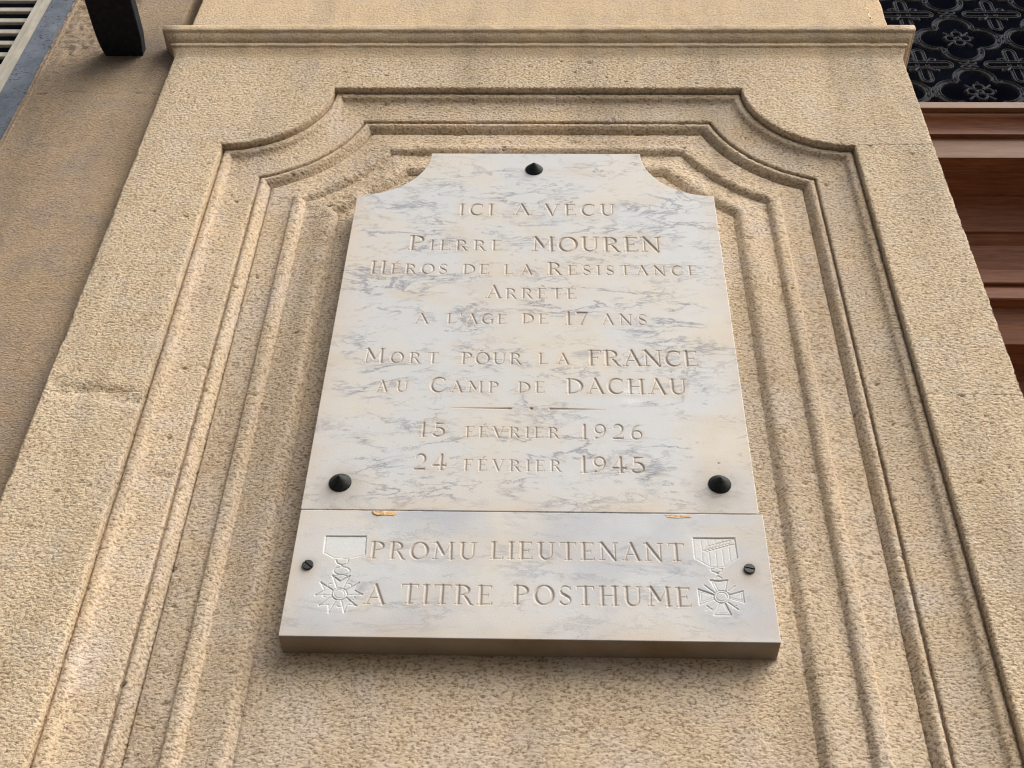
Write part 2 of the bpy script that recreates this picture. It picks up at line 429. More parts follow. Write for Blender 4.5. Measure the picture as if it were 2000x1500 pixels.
PF = np.stack([np.concatenate([p[:, :1], np.full((NS, 1), d+(.0006 if k == 0 else 0)), p[:, 1:]], 1) for k, (p, d) in enumerate((path(u), d) for u, d in zip(us2, ds2))], 1)
grid_obj('panel_field', PF, M_mould, pil, PB)
xs = np.linspace(XL+.331, XR-.331, 239); zs = np.concatenate([np.linspace(.2, .62, 16, endpoint=False), np.arange(.62, 1.0, .0027)])
X, Z = np.meshgrid(xs, zs); PFI = np.stack([X, np.full_like(X, .03955), Z], -1)
PFI[..., 1] += .0012*np.clip(1-((X+.025)/.31)**2, 0, 1)
grid_obj('panel_field', PFI, M_mould, pil, PB)
b = MB(); b.box(-.40, .36, .0405, .05, 1.0, 2.02); b.build('panel_backing', M_smooth, pil, PB)
# plain base down to the pavement and the deep reveal beside the door
b = MB(); b.box(PXL, PXR, .001, .35, GROUND_Z, .199); b.build('pilaster_base', M_smooth, pil, PB)
b = MB(); b.box(.70, PXR-.001, .033, .85, .2, 3.4); b.build('door_reveal', M_smooth, pil, PB)
b = MB(); b.box(PXL+.002, -.70, .033, .30, .2, 2.45); b.build('pilaster_core', M_smooth, pil, PB)

# --- string course above
CP = [(-.004, 2.428), (0, 2.430), (.0008, 2.436), (.003, 2.446), (.0065, 2.455), (.0095, 2.462), (.0105, 2.4655), (.0135, 2.4665), (.0142, 2.469), (.0142, 2.4745), (.0132, 2.4768), (.0145, 2.4785),
      (.019, 2.481), (.0235, 2.4855), (.0268, 2.491), (.0290, 2.4965), (.0330, 2.4985), (.0348, 2.5005), (.0352, 2.507), (.0350, 2.515), (.0338, 2.5195), (.031, 2.5215), (.02, 2.5225), (-.01, 2.5235)]
ce = np.array([p[0] for p in CP]); cz = np.array([p[1] for p in CP]); ca = np.concatenate([[0], np.cumsum(np.hypot(np.diff(ce), np.diff(cz)))])
sa = np.linspace(0, ca[-1], 62); ce, cz = np.interp(sa, ca, ce), np.interp(sa, ca, cz)
def plan():
    out = []
    for y in np.linspace(.03, 0, 8, endpoint=False): out.append((PXL, y, -1, 0))
    out.append((PXL, 0, -1, -1))
    for x in np.linspace(PXL, PXR, 470)[1:-1]: out.append((x, 0, 0, -1))
    out.append((PXR, 0, 1, -1))
    for y in np.linspace(0, .3, 60)[1:]: out.append((PXR, y, 1, 0))
    return np.array(out)
pl = plan()
C = np.zeros((len(pl), len(ce), 3))
C[..., 0] = pl[:, None, 0]+pl[:, None, 2]*ce[None]; C[..., 1] = pl[:, None, 1]+pl[:, None, 3]*ce[None]; C[..., 2] = cz[None]
for i in range(len(pl)):
    for k in range(len(ce)):
        if ce[k] > .012:
            v = mn.noise(Vector((C[i, k, 0]*30, C[i, k, 1]*30, cz[k]*60)))
            C[i, k, 1] += .0011*v*(1 if abs(pl[i, 3]) else 0); C[i, k, 2] += .0008*mn.noise(Vector((C[i, k, 0]*22, 5, 1)))
grid_obj('string_course', C, M_smooth, pil, PB, flip=True)
# --- shaft above the string course
def slab(x0, x1, y0, z0, z1, step, wornL=0, wornR=0, yback=.06):
    xs = np.arange(x0, x1+1e-6, step); zs = np.arange(z0, z1, step)
    X, Z = np.meshgrid(xs, zs); Y = np.full_like(X, y0)
    P = np.stack([X, Y, Z], -1)
    wl = np.array([wornL*(.5+mn.noise(Vector((1, 0, z*14)))) for z in zs]); wr = np.array([wornR*(.5+mn.noise(Vector((9, 0, z*14)))) for z in zs])
    P[:, 0, 0] += wl; P[:, -1, 0] -= wr
    L_ = [P[:, :1].copy() for _ in range(3)]; R_ = [P[:, -1:].copy() for _ in range(3)]
    for q, (dx, yy) in enumerate(((-.0015, .003), (-.003, .02), (-.003, yback))):
        L_[q][..., 0] += dx; L_[q][..., 1] = y0+yy; R_[q][..., 0] += (.004, .009, .010)[q] if wornR > .01 else -dx*1.6; R_[q][..., 1] = y0+((.005, .03, yback)[q] if wornR > .01 else yy)
    return np.concatenate([L_[2], L_[1], L_[0], P, R_[0], R_[1], R_[2]], 1)
grid_obj('upper_shaft', slab(-.838, .757, .002, 2.518, 3.15, .0045, .003, .012), M_smooth, pil, PB)
grid_obj('upper_shaft_rebate', slab(.74, .806, .046, 2.518, 3.15, .005, 0, .003, .30), M_smooth, pil, PB)
b = MB(); b.box(-.93, -.80, .12, .30, 2.48, 3.4); b.box(-.80, .70, .064, .3, 2.45, 3.4); b.build('pilaster_core', M_smooth, pil, PB)

# ------------------------------------------------------------------ upper marble plaque: engraving as a carved height field
YF = -0.006
WORDS=[('ICI', -0.1728, -0.1043, 1.8689, 0.0348, 0),
('A', -0.0667, -0.0343, 1.8695, 0.0336, 0),
('VÉCU', -0.0075, 0.1313, 1.8691, 0.0348, 0),
('Pierre', -0.262, -0.0853, 1.764, 0.0418, 0.0298),
('MOUREN', -0.0304, 0.2139, 1.7625, 0.0416, 0),
('Héros', -0.3282, -0.1837, 1.6973, 0.035, 0.0275),
('DE', -0.1565, -0.1069, 1.6972, 0.0274, 0),
('LA', -0.0805, -0.0269, 1.6967, 0.0268, 0),
('Résistance', -0.0006, 0.2749, 1.6966, 0.0342, 0.0262),
('Arrêté', -0.1106, 0.053, 1.6321, 0.0329, 0.0268),
('A', -0.2363, -0.2081, 1.5648, 0.0264, 0),
("L'AGE", -0.1774, -0.0709, 1.5656, 0.0252, 0),
('DE', -0.0449, 0.0019, 1.5667, 0.0253, 0),
('17', 0.0307, 0.072, 1.5647, 0.0332, 0),
('ANS', 0.0954, 0.1761, 1.5655, 0.0262, 0),
('Mort', -0.3144, -0.1846, 1.4672, 0.0342, 0.0257),
('POUR', -0.147, -0.0412, 1.4659, 0.0276, 0),
('LA', -0.015, 0.039, 1.467, 0.0261, 0),
('FRANCE', 0.0696, 0.2583, 1.4642, 0.037, 0),
('AU', -0.2865, -0.2306, 1.3999, 0.0246, 0),
('Camp', -0.1955, -0.0792, 1.3994, 0.0336, 0.025),
('DE', -0.0484, -0.0024, 1.3996, 0.025, 0),
('DACHAU', 0.0317, 0.2355, 1.3986, 0.0349, 0),
('15', -0.2058, -0.1636, 1.3007, 0.031, 0),
('FÉVRIER', -0.1313, 0.0222, 1.3001, 0.0231, 0),
('1926', 0.055, 0.1561, 1.2988, 0.0319, 0),
('24', -0.2093, -0.156, 1.2313, 0.0327, 0),
('FÉVRIER', -0.1301, 0.0253, 1.2308, 0.0231, 0),
('1945', 0.0525, 0.1559, 1.2287, 0.0336, 0),
('PROMU', -0.2609, -0.1008, 1.0608, 0.0307, 0),
('LIEUTENANT', -0.0818, 0.2071, 1.0625, 0.0315, 0),
('A', -0.2607, -0.229, 0.9811, 0.0333, 0),
('TITRE', -0.2091, -0.0745, 0.9828, 0.0333, 0),
('POSTHUME', -0.0458, 0.2109, 0.9836, 0.0332, 0)]
LM =[ ([(-.3297,1.1007),(-.3002,1.1005),(-.2689,1.1013)],2.2),([(-.2689,1.1013),(-.2668,1.0681),(-.2914,1.0604)],1.4),([(-.2914,1.0604),(-.3026,1.0605),(-.3128,1.0613),(-.3289,1.0710),(-.3293,1.0784),(-.3297,1.1007)],1.6),([(-.3093,1.0577),(-.3066,1.0516),(-.2991,1.0483),(-.2919,1.0518),(-.2906,1.0579)],2),([(-.2995,1.0478),(-.2988,1.0478)],3.4),([(-.2863,1.0383),(-.2866,1.0361),(-.2881,1.0341),(-.2905,1.0325),(-.2937,1.0315),(-.2973,1.0311),(-.3010,1.0314),(-.3044,1.0323),(-.3072,1.0338),(-.3092,1.0358),(-.3100,1.0379),(-.3097,1.0401),(-.3083,1.0421),(-.3058,1.0437),(-.3026,1.0447),(-.2990,1.0451),(-.2953,1.0448),(-.2918,1.0439),(-.2890,1.0424),(-.2871,1.0404),(-.2863,1.0383)],1.7),([(-.3077,1.0286),(-.3064,1.0296),(-.3044,1.0304),(-.3019,1.0309),(-.2990,1.0311),(-.2961,1.0310),(-.2935,1.0305),(-.2913,1.0298),(-.2898,1.0288)],2),([(-.3109,1.0297),(-.2987,1.0203),(-.2857,1.0292)],2),([(-.2859,.9980),(-.2860,.9948),(-.2873,.9920),(-.2894,.9897),(-.2924,.9882),(-.2957,.9876),(-.2992,.9880),(-.3024,.9895),(-.3052,.9917),(-.3071,.9945),(-.3080,.9977),(-.3079,1.0009),(-.3067,1.0038),(-.3045,1.0061),(-.3016,1.0076),(-.2982,1.0082),(-.2947,1.0077),(-.2914,1.0063),(-.2887,1.0041),(-.2868,1.0012),(-.2859,.9980)],1.8),([(-.2892,.9980),(-.2893,.9957),(-.2902,.9937),(-.2917,.9921),(-.2937,.9910),(-.2961,.9906),(-.2985,.9909),(-.3008,.9919),(-.3027,.9935),(-.3040,.9955),(-.3047,.9977),(-.3046,1.0000),(-.3037,1.0020),(-.3022,1.0037),(-.3002,1.0047),(-.2978,1.0051),(-.2954,1.0048),(-.2931,1.0038),(-.2912,1.0022),(-.2899,1.0002),(-.2892,.9980)],1.2),([(-.3109,1.0297),(-.3107,1.0297)],2.8),([(-.2857,1.0292),(-.2855,1.0292)],2.8),([(-.3017,1.0076),(-.3109,1.0297)],1.5),([(-.2926,1.0069),(-.2857,1.0292)],1.5),([(-.2874,1.0151),(-.2859,1.0155),(-.2844,1.0154),(-.2830,1.0148),(-.2820,1.0139),(-.2815,1.0128),(-.2816,1.0117)],1.4),([(-.2709,1.0177),(-.2707,1.0177)],2.8),([(-.2642,.9978),(-.2640,.9978)],2.8),([(-.2891,1.0044),(-.2709,1.0177)],1.5),([(-.2858,.9963),(-.2642,.9978)],1.5),([(-.2709,1.0177),(-.2758,1.0049),(-.2642,.9978)],1.3),([(-.2750,.9932),(-.2740,.9924),(-.2735,.9913),(-.2736,.9901),(-.2744,.9892),(-.2756,.9885),(-.2770,.9883)],1.4),([(-.2705,.9785),(-.2703,.9785)],2.8),([(-.2864,.9673),(-.2862,.9673)],2.8),([(-.2867,.9929),(-.2705,.9785)],1.5),([(-.2935,.9879),(-.2864,.9673)],1.5),([(-.2705,.9785),(-.2836,.9798),(-.2864,.9673)],1.3),([(-.2910,.9778),(-.2917,.9768),(-.2929,.9762),(-.2943,.9759),(-.2958,.9761),(-.2971,.9768),(-.2980,.9777)],1.4),([(-.3084,.9670),(-.3082,.9670)],2.8),([(-.3236,.9782),(-.3234,.9783)],2.8),([(-.3000,.9883),(-.3084,.9670)],1.5),([(-.3070,.9942),(-.3236,.9782)],1.5),([(-.3084,.9670),(-.3107,.9796),(-.3236,.9782)],1.3),([(-.3172,.9922),(-.3186,.9927),(-.3198,.9935),(-.3204,.9945),(-.3205,.9957),(-.3199,.9967),(-.3188,.9974)],1.4),([(-.3309,.9956),(-.3307,.9956)],2.8),([(-.3264,1.0175),(-.3262,1.0175)],2.8),([(-.3077,.9959),(-.3309,.9956)],1.5),([(-.3065,1.0041),(-.3264,1.0175)],1.5),([(-.3309,.9956),(-.3197,1.0041),(-.3264,1.0175)],1.3),([(-.3153,1.0116),(-.3157,1.0127),(-.3154,1.0138),(-.3146,1.0147),(-.3133,1.0153),(-.3118,1.0154),(-.3103,1.0151)],1.4) ]
RM =[ ([(.2210,1.1048),(.2520,1.1048),(.2830,1.1057)],2.4),([(.2830,1.1057),(.2840,1.0699),(.2624,1.0538)],1.4),([(.2624,1.0538),(.2434,1.0529),(.2212,1.0684),(.2213,1.1048)],1.5),([(.2321,1.1039),(.2332,1.0840)],.9),([(.2329,1.0803),(.2321,1.0625)],.9),([(.2423,1.1041),(.2423,1.0928)],.9),([(.2427,1.0792),(.2427,1.0559)],.9),([(.2529,1.1042),(.2533,1.0967)],.9),([(.2529,1.0806),(.2525,1.0537)],.9),([(.2631,1.1044),(.2635,1.0981)],.9),([(.2628,1.0844),(.2629,1.0562)],.9),([(.2733,1.1045),(.2737,1.0983)],.9),([(.2732,1.0883),(.2732,1.0637)],.9),([(.2329,1.0825),(.2454,1.0876),(.2630,1.0925),(.2782,1.0973)],1.1),([(.2349,1.0830),(.2403,1.0814),(.2445,1.0827)],1.7),([(.2360,1.0838),(.2400,1.0895),(.2443,1.0921)],1.1),([(.2401,1.0848),(.2455,1.0831),(.2497,1.0844)],1.7),([(.2412,1.0855),(.2452,1.0913),(.2495,1.0938)],1.1),([(.2453,1.0865),(.2507,1.0849),(.2549,1.0862)],1.7),([(.2464,1.0873),(.2504,1.0931),(.2547,1.0956)],1.1),([(.2505,1.0883),(.2559,1.0866),(.2601,1.0879)],1.7),([(.2516,1.0890),(.2556,1.0948),(.2599,1.0974)],1.6),([(.2557,1.0900),(.2611,1.0884),(.2653,1.0897)],1.7),([(.2568,1.0908),(.2609,1.0966),(.2652,1.0991)],1.6),([(.2609,1.0918),(.2663,1.0901),(.2705,1.0914)],1.7),([(.2620,1.0925),(.2661,1.0983),(.2704,1.1009)],1.6),([(.2662,1.0935),(.2716,1.0919),(.2757,1.0932)],1.7),([(.2672,1.0943),(.2713,1.1001),(.2756,1.1027)],1.6),([(.2714,1.0953),(.2768,1.0936),(.2810,1.0949)],1.7),([(.2725,1.0960),(.2766,1.1019),(.2809,1.1044)],1.6),([(.2431,1.0493),(.2438,1.0457),(.2505,1.0425),(.2577,1.0451),(.2596,1.0501),(.2513,1.0515),(.2431,1.0493)],1.6),([(.2514,1.0422),(.2524,1.0422)],3.6),([(.2476,1.0329),(.2518,1.0374),(.2575,1.0331)],1.6),([(.2404,1.0295),(.2522,1.0283),(.2651,1.0299)],2.6),([(.2654,1.0015),(.2645,.9981),(.2626,.9951),(.2599,.9928),(.2566,.9912),(.2531,.9906),(.2497,.9911),(.2467,.9926),(.2445,.9949),(.2431,.9978),(.2429,1.0011),(.2437,1.0044),(.2456,1.0075),(.2483,1.0099),(.2516,1.0115),(.2551,1.0120),(.2586,1.0116),(.2616,1.0101),(.2638,1.0077),(.2651,1.0048),(.2654,1.0015)],1.8),([(.2619,1.0014),(.2613,.9991),(.2600,.9971),(.2582,.9954),(.2559,.9944),(.2534,.9940),(.2511,.9943),(.2490,.9953),(.2474,.9969),(.2465,.9989),(.2463,1.0012),(.2469,1.0034),(.2482,1.0055),(.2501,1.0072),(.2523,1.0082),(.2548,1.0086),(.2572,1.0083),(.2593,1.0073),(.2609,1.0057),(.2618,1.0037),(.2619,1.0014)],1.5),([(.2413,1.0283),(.2476,1.0107)],1.4),([(.2648,1.0284),(.2605,1.0115)],1.1),([(.2214,1.0141),(.2442,1.0046)],2),([(.2214,1.0141),(.2218,.9877),(.2445,.9973)],1.5),([(.2855,1.0117),(.2647,1.0044)],2),([(.2855,1.0117),(.2856,.9916),(.2651,.9988)],1.5),([(.2412,.9707),(.2653,.9707),(.2584,.9900)],2),([(.2412,.9707),(.2496,.9893)],1),([(.2249,1.0087),(.2246,.9924),(.2418,.9996)],.9),([(.2249,1.0087),(.2421,1.0031)],.9),([(.2825,1.0072),(.2823,.9956),(.2672,1.0006)],.9),([(.2482,.9738),(.2608,.9740),(.2563,.9883)],.9),([(.2460,1.0260),(.2502,1.0120)],.9),([(.2313,1.0205),(.2445,1.0081)],2),([(.2750,1.0203),(.2643,1.0110)],1.8),([(.2302,.9781),(.2450,.9919)],1.4),([(.2313,.9856),(.2386,.9794)],1.8),([(.2759,.9800),(.2625,.9918)],2),([(.2741,.9868),(.2699,.9835)],1.5) ]
ARMS= [[(-0.3017, 1.0076), (-0.3109, 1.0297), (-0.2979, 1.0205), (-0.2857, 1.0292), (-0.2926, 1.0069)], [(-0.2891, 1.0044), (-0.2709, 1.0177), (-0.2758, 1.0049), (-0.2642, 0.9978), (-0.2858, 0.9963)], [(-0.2867, 0.9929), (-0.2705, 0.9785), (-0.2836, 0.9798), (-0.2864, 0.9673), (-0.2935, 0.9879)], [(-0.3, 0.9883), (-0.3084, 0.967), (-0.3107, 0.9796), (-0.3236, 0.9782), (-0.307, 0.9942)], [(-0.3077, 0.9959), (-0.3309, 0.9956), (-0.3197, 1.0041), (-0.3264, 1.0175), (-0.3065, 1.0041)], [(0.2413, 1.0283), (0.2648, 1.0284), (0.2605, 1.0115), (0.2497, 1.0114)], [(0.2214, 1.0141), (0.2218, 0.9877), (0.2435, 0.9973), (0.2442, 1.0049)], [(0.2855, 1.0117), (0.2856, 0.9916), (0.2646, 0.9988), (0.2652, 1.0044)], [(0.2412, 0.9707), (0.2653, 0.9707), (0.2585, 0.9906), (0.2487, 0.9904)]]
T, t1 = .15, .075
def A_(cx, cy, rx, ry, a0, a1, w0, wm=None, n=14, w1=None):
    """elliptical stroke, thin at ends (w0) and wm in the middle"""
    out = []
    for i in range(n+1):
        f = i/n; a = math.radians(a0+(a1-a0)*f)
        w = w0+((wm or w0)-w0)*math.sin(math.pi*f)
        if w1 is not None: w = w0+(w1-w0)*f
        out.append((cx+rx*math.cos(a), cy+ry*math.sin(a), w))
    return out
def Ln(x0, y0, x1, y1, w, w2=None): return [(x0, y0, w), (x1, y1, w2 or w)]
def sf(x, y, l=.14): return Ln(x-l, y, x+l, y, .06)
def stem(x, w=T): return [Ln(x, .03, x, .97, w), sf(x, .02), sf(x, .98)]
def G():
    g = {}
    g['I'] = (.34, stem(.17))
    g['A'] = (.86, [Ln(.12, .02, .42, .98, t1), Ln(.42, 1.0, .76, .02, T), Ln(.22, .33, .64, .33, .06), sf(.12, .02, .12), sf(.76, .02, .12)])
    g['C'] = (.80, [A_(.46, .5, .38, .49, 50, 310, .07, .16, 20), Ln(.71, .78, .72, .96, .07, .04)])
    g['D'] = (.88, [*stem(.17), A_(.28, .5, .50, .47, 90, -90, .07, .17, 18), Ln(.17, .97, .3, .97, .06), Ln(.17, .03, .3, .03, .06)])
    arm = lambda y, x: [Ln(.17, y, x, y, .06), Ln(x, y-.1 if y > .5 else y+.1, x, y, .05, .07)]
    g['E'] = (.70, [*stem(.17), *arm(.97, .60), *arm(.03, .64), Ln(.17, .5, .48, .5, .06), Ln(.48, .43, .48, .57, .05)])
    g['F'] = (.66, [*stem(.17), *arm(.97, .60), Ln(.17, .5, .46, .5, .06), Ln(.46, .43, .46, .57, .05)])
    g['G'] = (.86, [A_(.46, .5, .38, .49, 50, 325, .07, .16, 20), Ln(.71, .78, .72, .96, .07, .04), Ln(.74, .03, .74, .42, T), sf(.74, .42, .12)])
    g['H'] = (.90, [*stem(.18), *stem(.72), Ln(.18, .5, .72, .5, .06)])
    g['L'] = (.66, [*stem(.17), *arm(.03, .60)])
    g['M'] = (1.08, [Ln(.15, .02, .2, .98, t1), Ln(.18, 1.0, .54, .30, T), Ln(.54, .30, .88, .98, t1), Ln(.88, .98, .91, .02, T), sf(.15, .02, .12), sf(.91, .02), sf(.14, .98, .1), sf(.93, .98, .1)])
    g['N'] = (.94, [Ln(.16, .02, .16, .98, t1), Ln(.14, 1.0, .76, .0, T), Ln(.77, .02, .77, .98, t1), sf(.16, .02, .12), sf(.77, .98, .12), sf(.1, .98, .1)])
    g['O'] = (.92, [A_(.46, .5, .38, .49, 90, 270, .07, .17, 16), A_(.46, .5, .38, .49, 90, -90, .07, .17, 16)])
    g['P'] = (.74, [*stem(.17), A_(.3, .73, .32, .245, 90, -90, .06, .16), Ln(.17, .97, .3, .97, .06), Ln(.17, .485, .3, .485, .06)])
    g['R'] = (.84, [*stem(.17), A_(.3, .73, .30, .245, 90, -90, .06, .15), Ln(.17, .97, .3, .97, .06), Ln(.17, .485, .36, .485, .06), [(.4, .48, .09), (.56, .26, .13), (.68, .03, .11), (.82, -.05, .05)]])
    g['S'] = (.62, [A_(.31, .74, .21, .24, 25, 180, .05, .09), [(.10, .74, .09), (.16, .6, .13), (.31, .5, .17), (.47, .39, .14), (.53, .27, .09)], A_(.31, .26, .22, .24, 0, -160, .09, .09), Ln(.51, .82, .52, .96, .08, .04), Ln(.09, .18, .08, .04, .08, .04)])
    g['T'] = (.82, [Ln(.41, .03, .41, .97, T), sf(.41, .02, .16), Ln(.06, .97, .76, .97, .065), Ln(.06, .84, .06, .97, .04, .07), Ln(.76, .84, .76, .97, .04, .07)])
    g['U'] = (.90, [Ln(.18, .97, .18, .35, T), A_(.45, .35, .27, .33, 180, 360, .13, .1, w1=.07), Ln(.72, .97, .72, .35, t1), sf(.18, .98), sf(.72, .98, .12)])
    g['V'] = (.86, [Ln(.12, .98, .46, .0, T), Ln(.46, .0, .74, .98, t1), sf(.12, .98, .13), sf(.74, .98, .12)])
    g["'"] = (.22, [Ln(.11, 1.0, .09, .78, .12, .05)])
    g['1'] = (.42, [Ln(.22, .03, .22, .98, T), sf(.22, .02, .16), Ln(.22, .97, .08, .86, .06, .04)])
    g['2'] = (.64, [A_(.31, .70, .22, .28, 165, -30, .09, .08, w1=.15), [(.50, .56, .14), (.36, .32, .09), (.10, .08, .06)], Ln(.08, .06, .52, .06, .14), Ln(.54, .03, .56, .18, .1, .04)])
    g['4'] = (.74, [Ln(.42, .98, .06, .34, .06), Ln(.06, .31, .66, .31, .12), Ln(.45, .97, .45, .05, T), sf(.45, .02, .13), Ln(.66, .25, .68, .44, .1, .04)])
    g['5'] = (.62, [Ln(.16, .95, .14, .56, .07), Ln(.16, .93, .54, .95, .14, .06), A_(.26, .34, .28, .30, 115, -150, .07, .17, 18), [(.04, .14, .13), (.07, .2, .08)]])
    g['6'] = (.66, [A_(.34, .31, .24, .28, 0, 360, .10, .10, 20), A_(.60, .36, .50, .62, 185, 105, .14, .15, w1=.06), Ln(.1, .3, .12, .45, .14)])
    g['7'] = (.62, [Ln(.06, .93, .56, .93, .15), Ln(.56, .93, .24, .02, .07, .14), Ln(.06, .8, .06, .97, .04, .09), sf(.24, .02, .1)])
    g['9'] = (.66, [A_(.32, .69, .24, .28, 0, 360, .10, .10, 20), A_(.06, .64, .50, .62, 5, -75, .14, .15, w1=.06), Ln(.56, .55, .56, .7, .14), Ln(.1, .06, .15, .1, .12)])
    return g
GL = G()
ACC = {'É': ('E', [Ln(.36, 1.12, .50, 1.27, .11, .05)]), 'Ê': ('E', [Ln(.22, 1.10, .36, 1.26, .05, .09), Ln(.36, 1.26, .52, 1.10, .09, .05)])}
STROKES = []       # (pts[(x,z,w)])
rnd = random.Random(4)
for (txt, x0, x1, zb, h, hs_) in WORDS:
    items = []
    for ch in txt:
        hh = h
        if ch.islower(): hh = hs_ or h
        c = ch.upper(); extra = []
        if c in ACC: c, extra = ACC[c]
        w, st = GL[c]; items.append((w, st+extra, hh))
    wsum = sum(w*hh for w, _, hh in items)
    n = len(items); gap = ((x1-x0)-wsum)/(n-1) if n > 1 else 0
    x = x0; sx = 1
    if n == 1: sx = (x1-x0)/wsum
    elif gap < .0008:
        gap = .0008; sx = ((x1-x0)-gap*(n-1))/wsum
    for w, st, hh in items:
        jz = rnd.uniform(-.0003, .0003); jh = hh*rnd.uniform(.985, 1.015)
        for s_ in st: STROKES.append([(x+px*hh*sx, zb+jz+pz*jh, pw*hh) for px, pz, pw in s_])
        x += w*hh*sx+gap
STROKES.append([(-.1583, 1.3645, .0006), (-.0700, 1.3638, .0040), (-.0590, 1.3638, .0052), (-.0552, 1.3648, .001)])
STROKES.append([(.0046, 1.3650, .0010), (.0070, 1.3640, .0050), (.0979, 1.3633, .0006)])
STROKES.append([(-.0250, 1.3640, .0068), (-.0246, 1.3640, .0068)])
for (px, pz, pr) in ((-.362, 1.7113, .0022), (-.0215, 1.7360, .0022), (.2728, 1.2507, .003), (-.1205, 1.4985, .002), (-.1120, 1.4975, .003), (-.1285, 1.4985, .0014), (-.116, 1.4660, .003), (-.109, 1.4640, .002), (-.1245, 1.4800, .0018)):
    STROKES.append([(px-pr*.4, pz, pr), (px+pr*.4, pz+.0003, pr*.7)])
MED = []
for l_, w in LM+RM: MED.append([(p[0], p[1], w*.00115) for p in l_])

def field(xs, zs, strokes, slope=.75, maxd=.0024):
    """returns depth grid and distance-to-cut grid"""
    D = np.zeros((len(zs), len(xs))); DM = np.full((len(zs), len(xs)), .05)
    mar = .012
    for st in strokes:
        for (xa, za, wa), (xb, zb, wb) in zip(st[:-1], st[1:]):
            i0, i1 = np.searchsorted(xs, [min(xa, xb)-mar, max(xa, xb)+mar]); j0, j1 = np.searchsorted(zs, [min(za, zb)-mar, max(za, zb)+mar])
            if i1 <= i0 or j1 <= j0: continue
            X, Z = np.meshgrid(xs[i0:i1], zs[j0:j1])
            dx, dz = xb-xa, zb-za; L2 = dx*dx+dz*dz+1e-12
            t = np.clip(((X-xa)*dx+(Z-za)*dz)/L2, 0, 1)
            d = np.hypot(X-xa-t*dx, Z-za-t*dz); w = (wa+(wb-wa)*t)/2+.00025
            D[j0:j1, i0:i1] = np.maximum(D[j0:j1, i0:i1], np.clip((w-d)*slope, 0, maxd))
            DM[j0:j1, i0:i1] = np.minimum(DM[j0:j1, i0:i1], d-w)
    return D, DM

def inpoly(X, Z, poly):
    ins = np.zeros(X.shape, bool); n = len(poly)
    for i in range(n):
        x1_, z1_ = poly[i]; x2_, z2_ = poly[(i+1) % n]
        c = ((z1_ > Z) != (z2_ > Z)) & (X < (x2_-x1_)*(Z-z1_)/((z2_-z1_) if z2_ != z1_ else 1e-9)+x1_)
        ins ^= c
    return ins

def merge(parts):
    V = []; F = []; n = 0; at = {'carve': [], 'halo': [], 'pale': [], 'soil_shade': [], 'grime': []}
    for P, flip, a in parts:
        nr, nc = P.shape[:2]; V.append(P.reshape(-1, 3)); F.append(grid_faces(nr, nc, flip)+n); n += nr*nc
        for k in at: at[k].append(a[k].ravel() if a is not None and k in a else np.zeros(nr*nc))
    return np.concatenate(V), np.concatenate(F), {k: np.concatenate(v) for k, v in at.items()}

def carved_part(xs, zs, strokes, med=None, ribbons=None, pales=(), bolts_=()):
    X, Z = np.meshgrid(xs, zs)
    D, DM = field(xs, zs, strokes)
    carve = np.clip(D/.0008, 0, 1); halo = np.exp(-np.clip(DM, 0, 1)/.0045)*.75
    pale = np.zeros_like(D)
    if med:
        D2, DM2 = field(xs, zs, med, 1.0, .0022)
        pale = np.maximum(pale, np.exp(-np.clip(DM2, 0, 1)/.0012)*.8)
        carve = np.maximum(carve, np.clip(D2/.0009, 0, 1)*.8)
        for poly in ARMS:
            ins = inpoly(X, Z, poly); D2 = np.where(ins, D2+.0006, D2); pale = np.where(ins, np.maximum(pale, .5), pale)
        D = np.maximum(D, D2)
        for poly in ribbons:
            ins = inpoly(X, Z, poly); D = np.where(ins, .0010+.9*D2, D); pale = np.where(ins, np.maximum(pale, .62), pale)
    for (px, pz, rr) in bolts_:
        halo = np.maximum(halo, np.exp(-np.hypot(X-px, (Z-pz)*.8+.006)**2/rr**2)*.85)
    for (px, pz, rx, rz) in pales:
        q = np.sqrt(((X-px)/rx)**2+((Z-pz)/rz)**2)
        n_ = np.sin(X*900+3*np.sin(Z*700))*np.sin(Z*1100+2*np.sin(X*500))*.25
        pale = np.maximum(pale, np.clip(1.25-q+n_, 0, 1)*.8)
        D = np.maximum(D, np.clip(1.1-q+n_, 0, 1)*.0005)
    pale = pale*(1-.8*carve); grime = np.zeros_like(D)
    for (px, pz, rr) in bolts_:
        q = np.hypot(X-px, (Z-pz-.004)*np.where(Z < pz, .55, 1.1))/(rr*.75); grime = np.maximum(grime, np.exp(-q**2)*.95)
    ed = np.minimum(np.minimum(X-xs[0], xs[-1]-X), np.minimum(Z-zs[0], .2)); halo = np.maximum(halo, np.exp(-ed/.022)*.9)
    P = np.stack([X, YF+D, Z], -1)
    return P, {'grime': grime, 'carve': carve, 'halo': halo*(1-carve*.3), 'pale': pale}

def rows(zlo, zhi, bands, fine, coarse):
    out = [zlo]; z = zlo
    while z < zhi-1e-9:
        st = fine if any(a-.0005 <= z <= b for a, b in bands) else coarse
        nx = [a for a, b in bands if a > z+1e-9]
        z2 = z+st
        if st == coarse and nx and z2 > min(nx): z2 = min(nx)
        if zhi-z2 < fine*.5: z2 = zhi
        z = min(z2, zhi); out.append(z)
    return np.array(out)

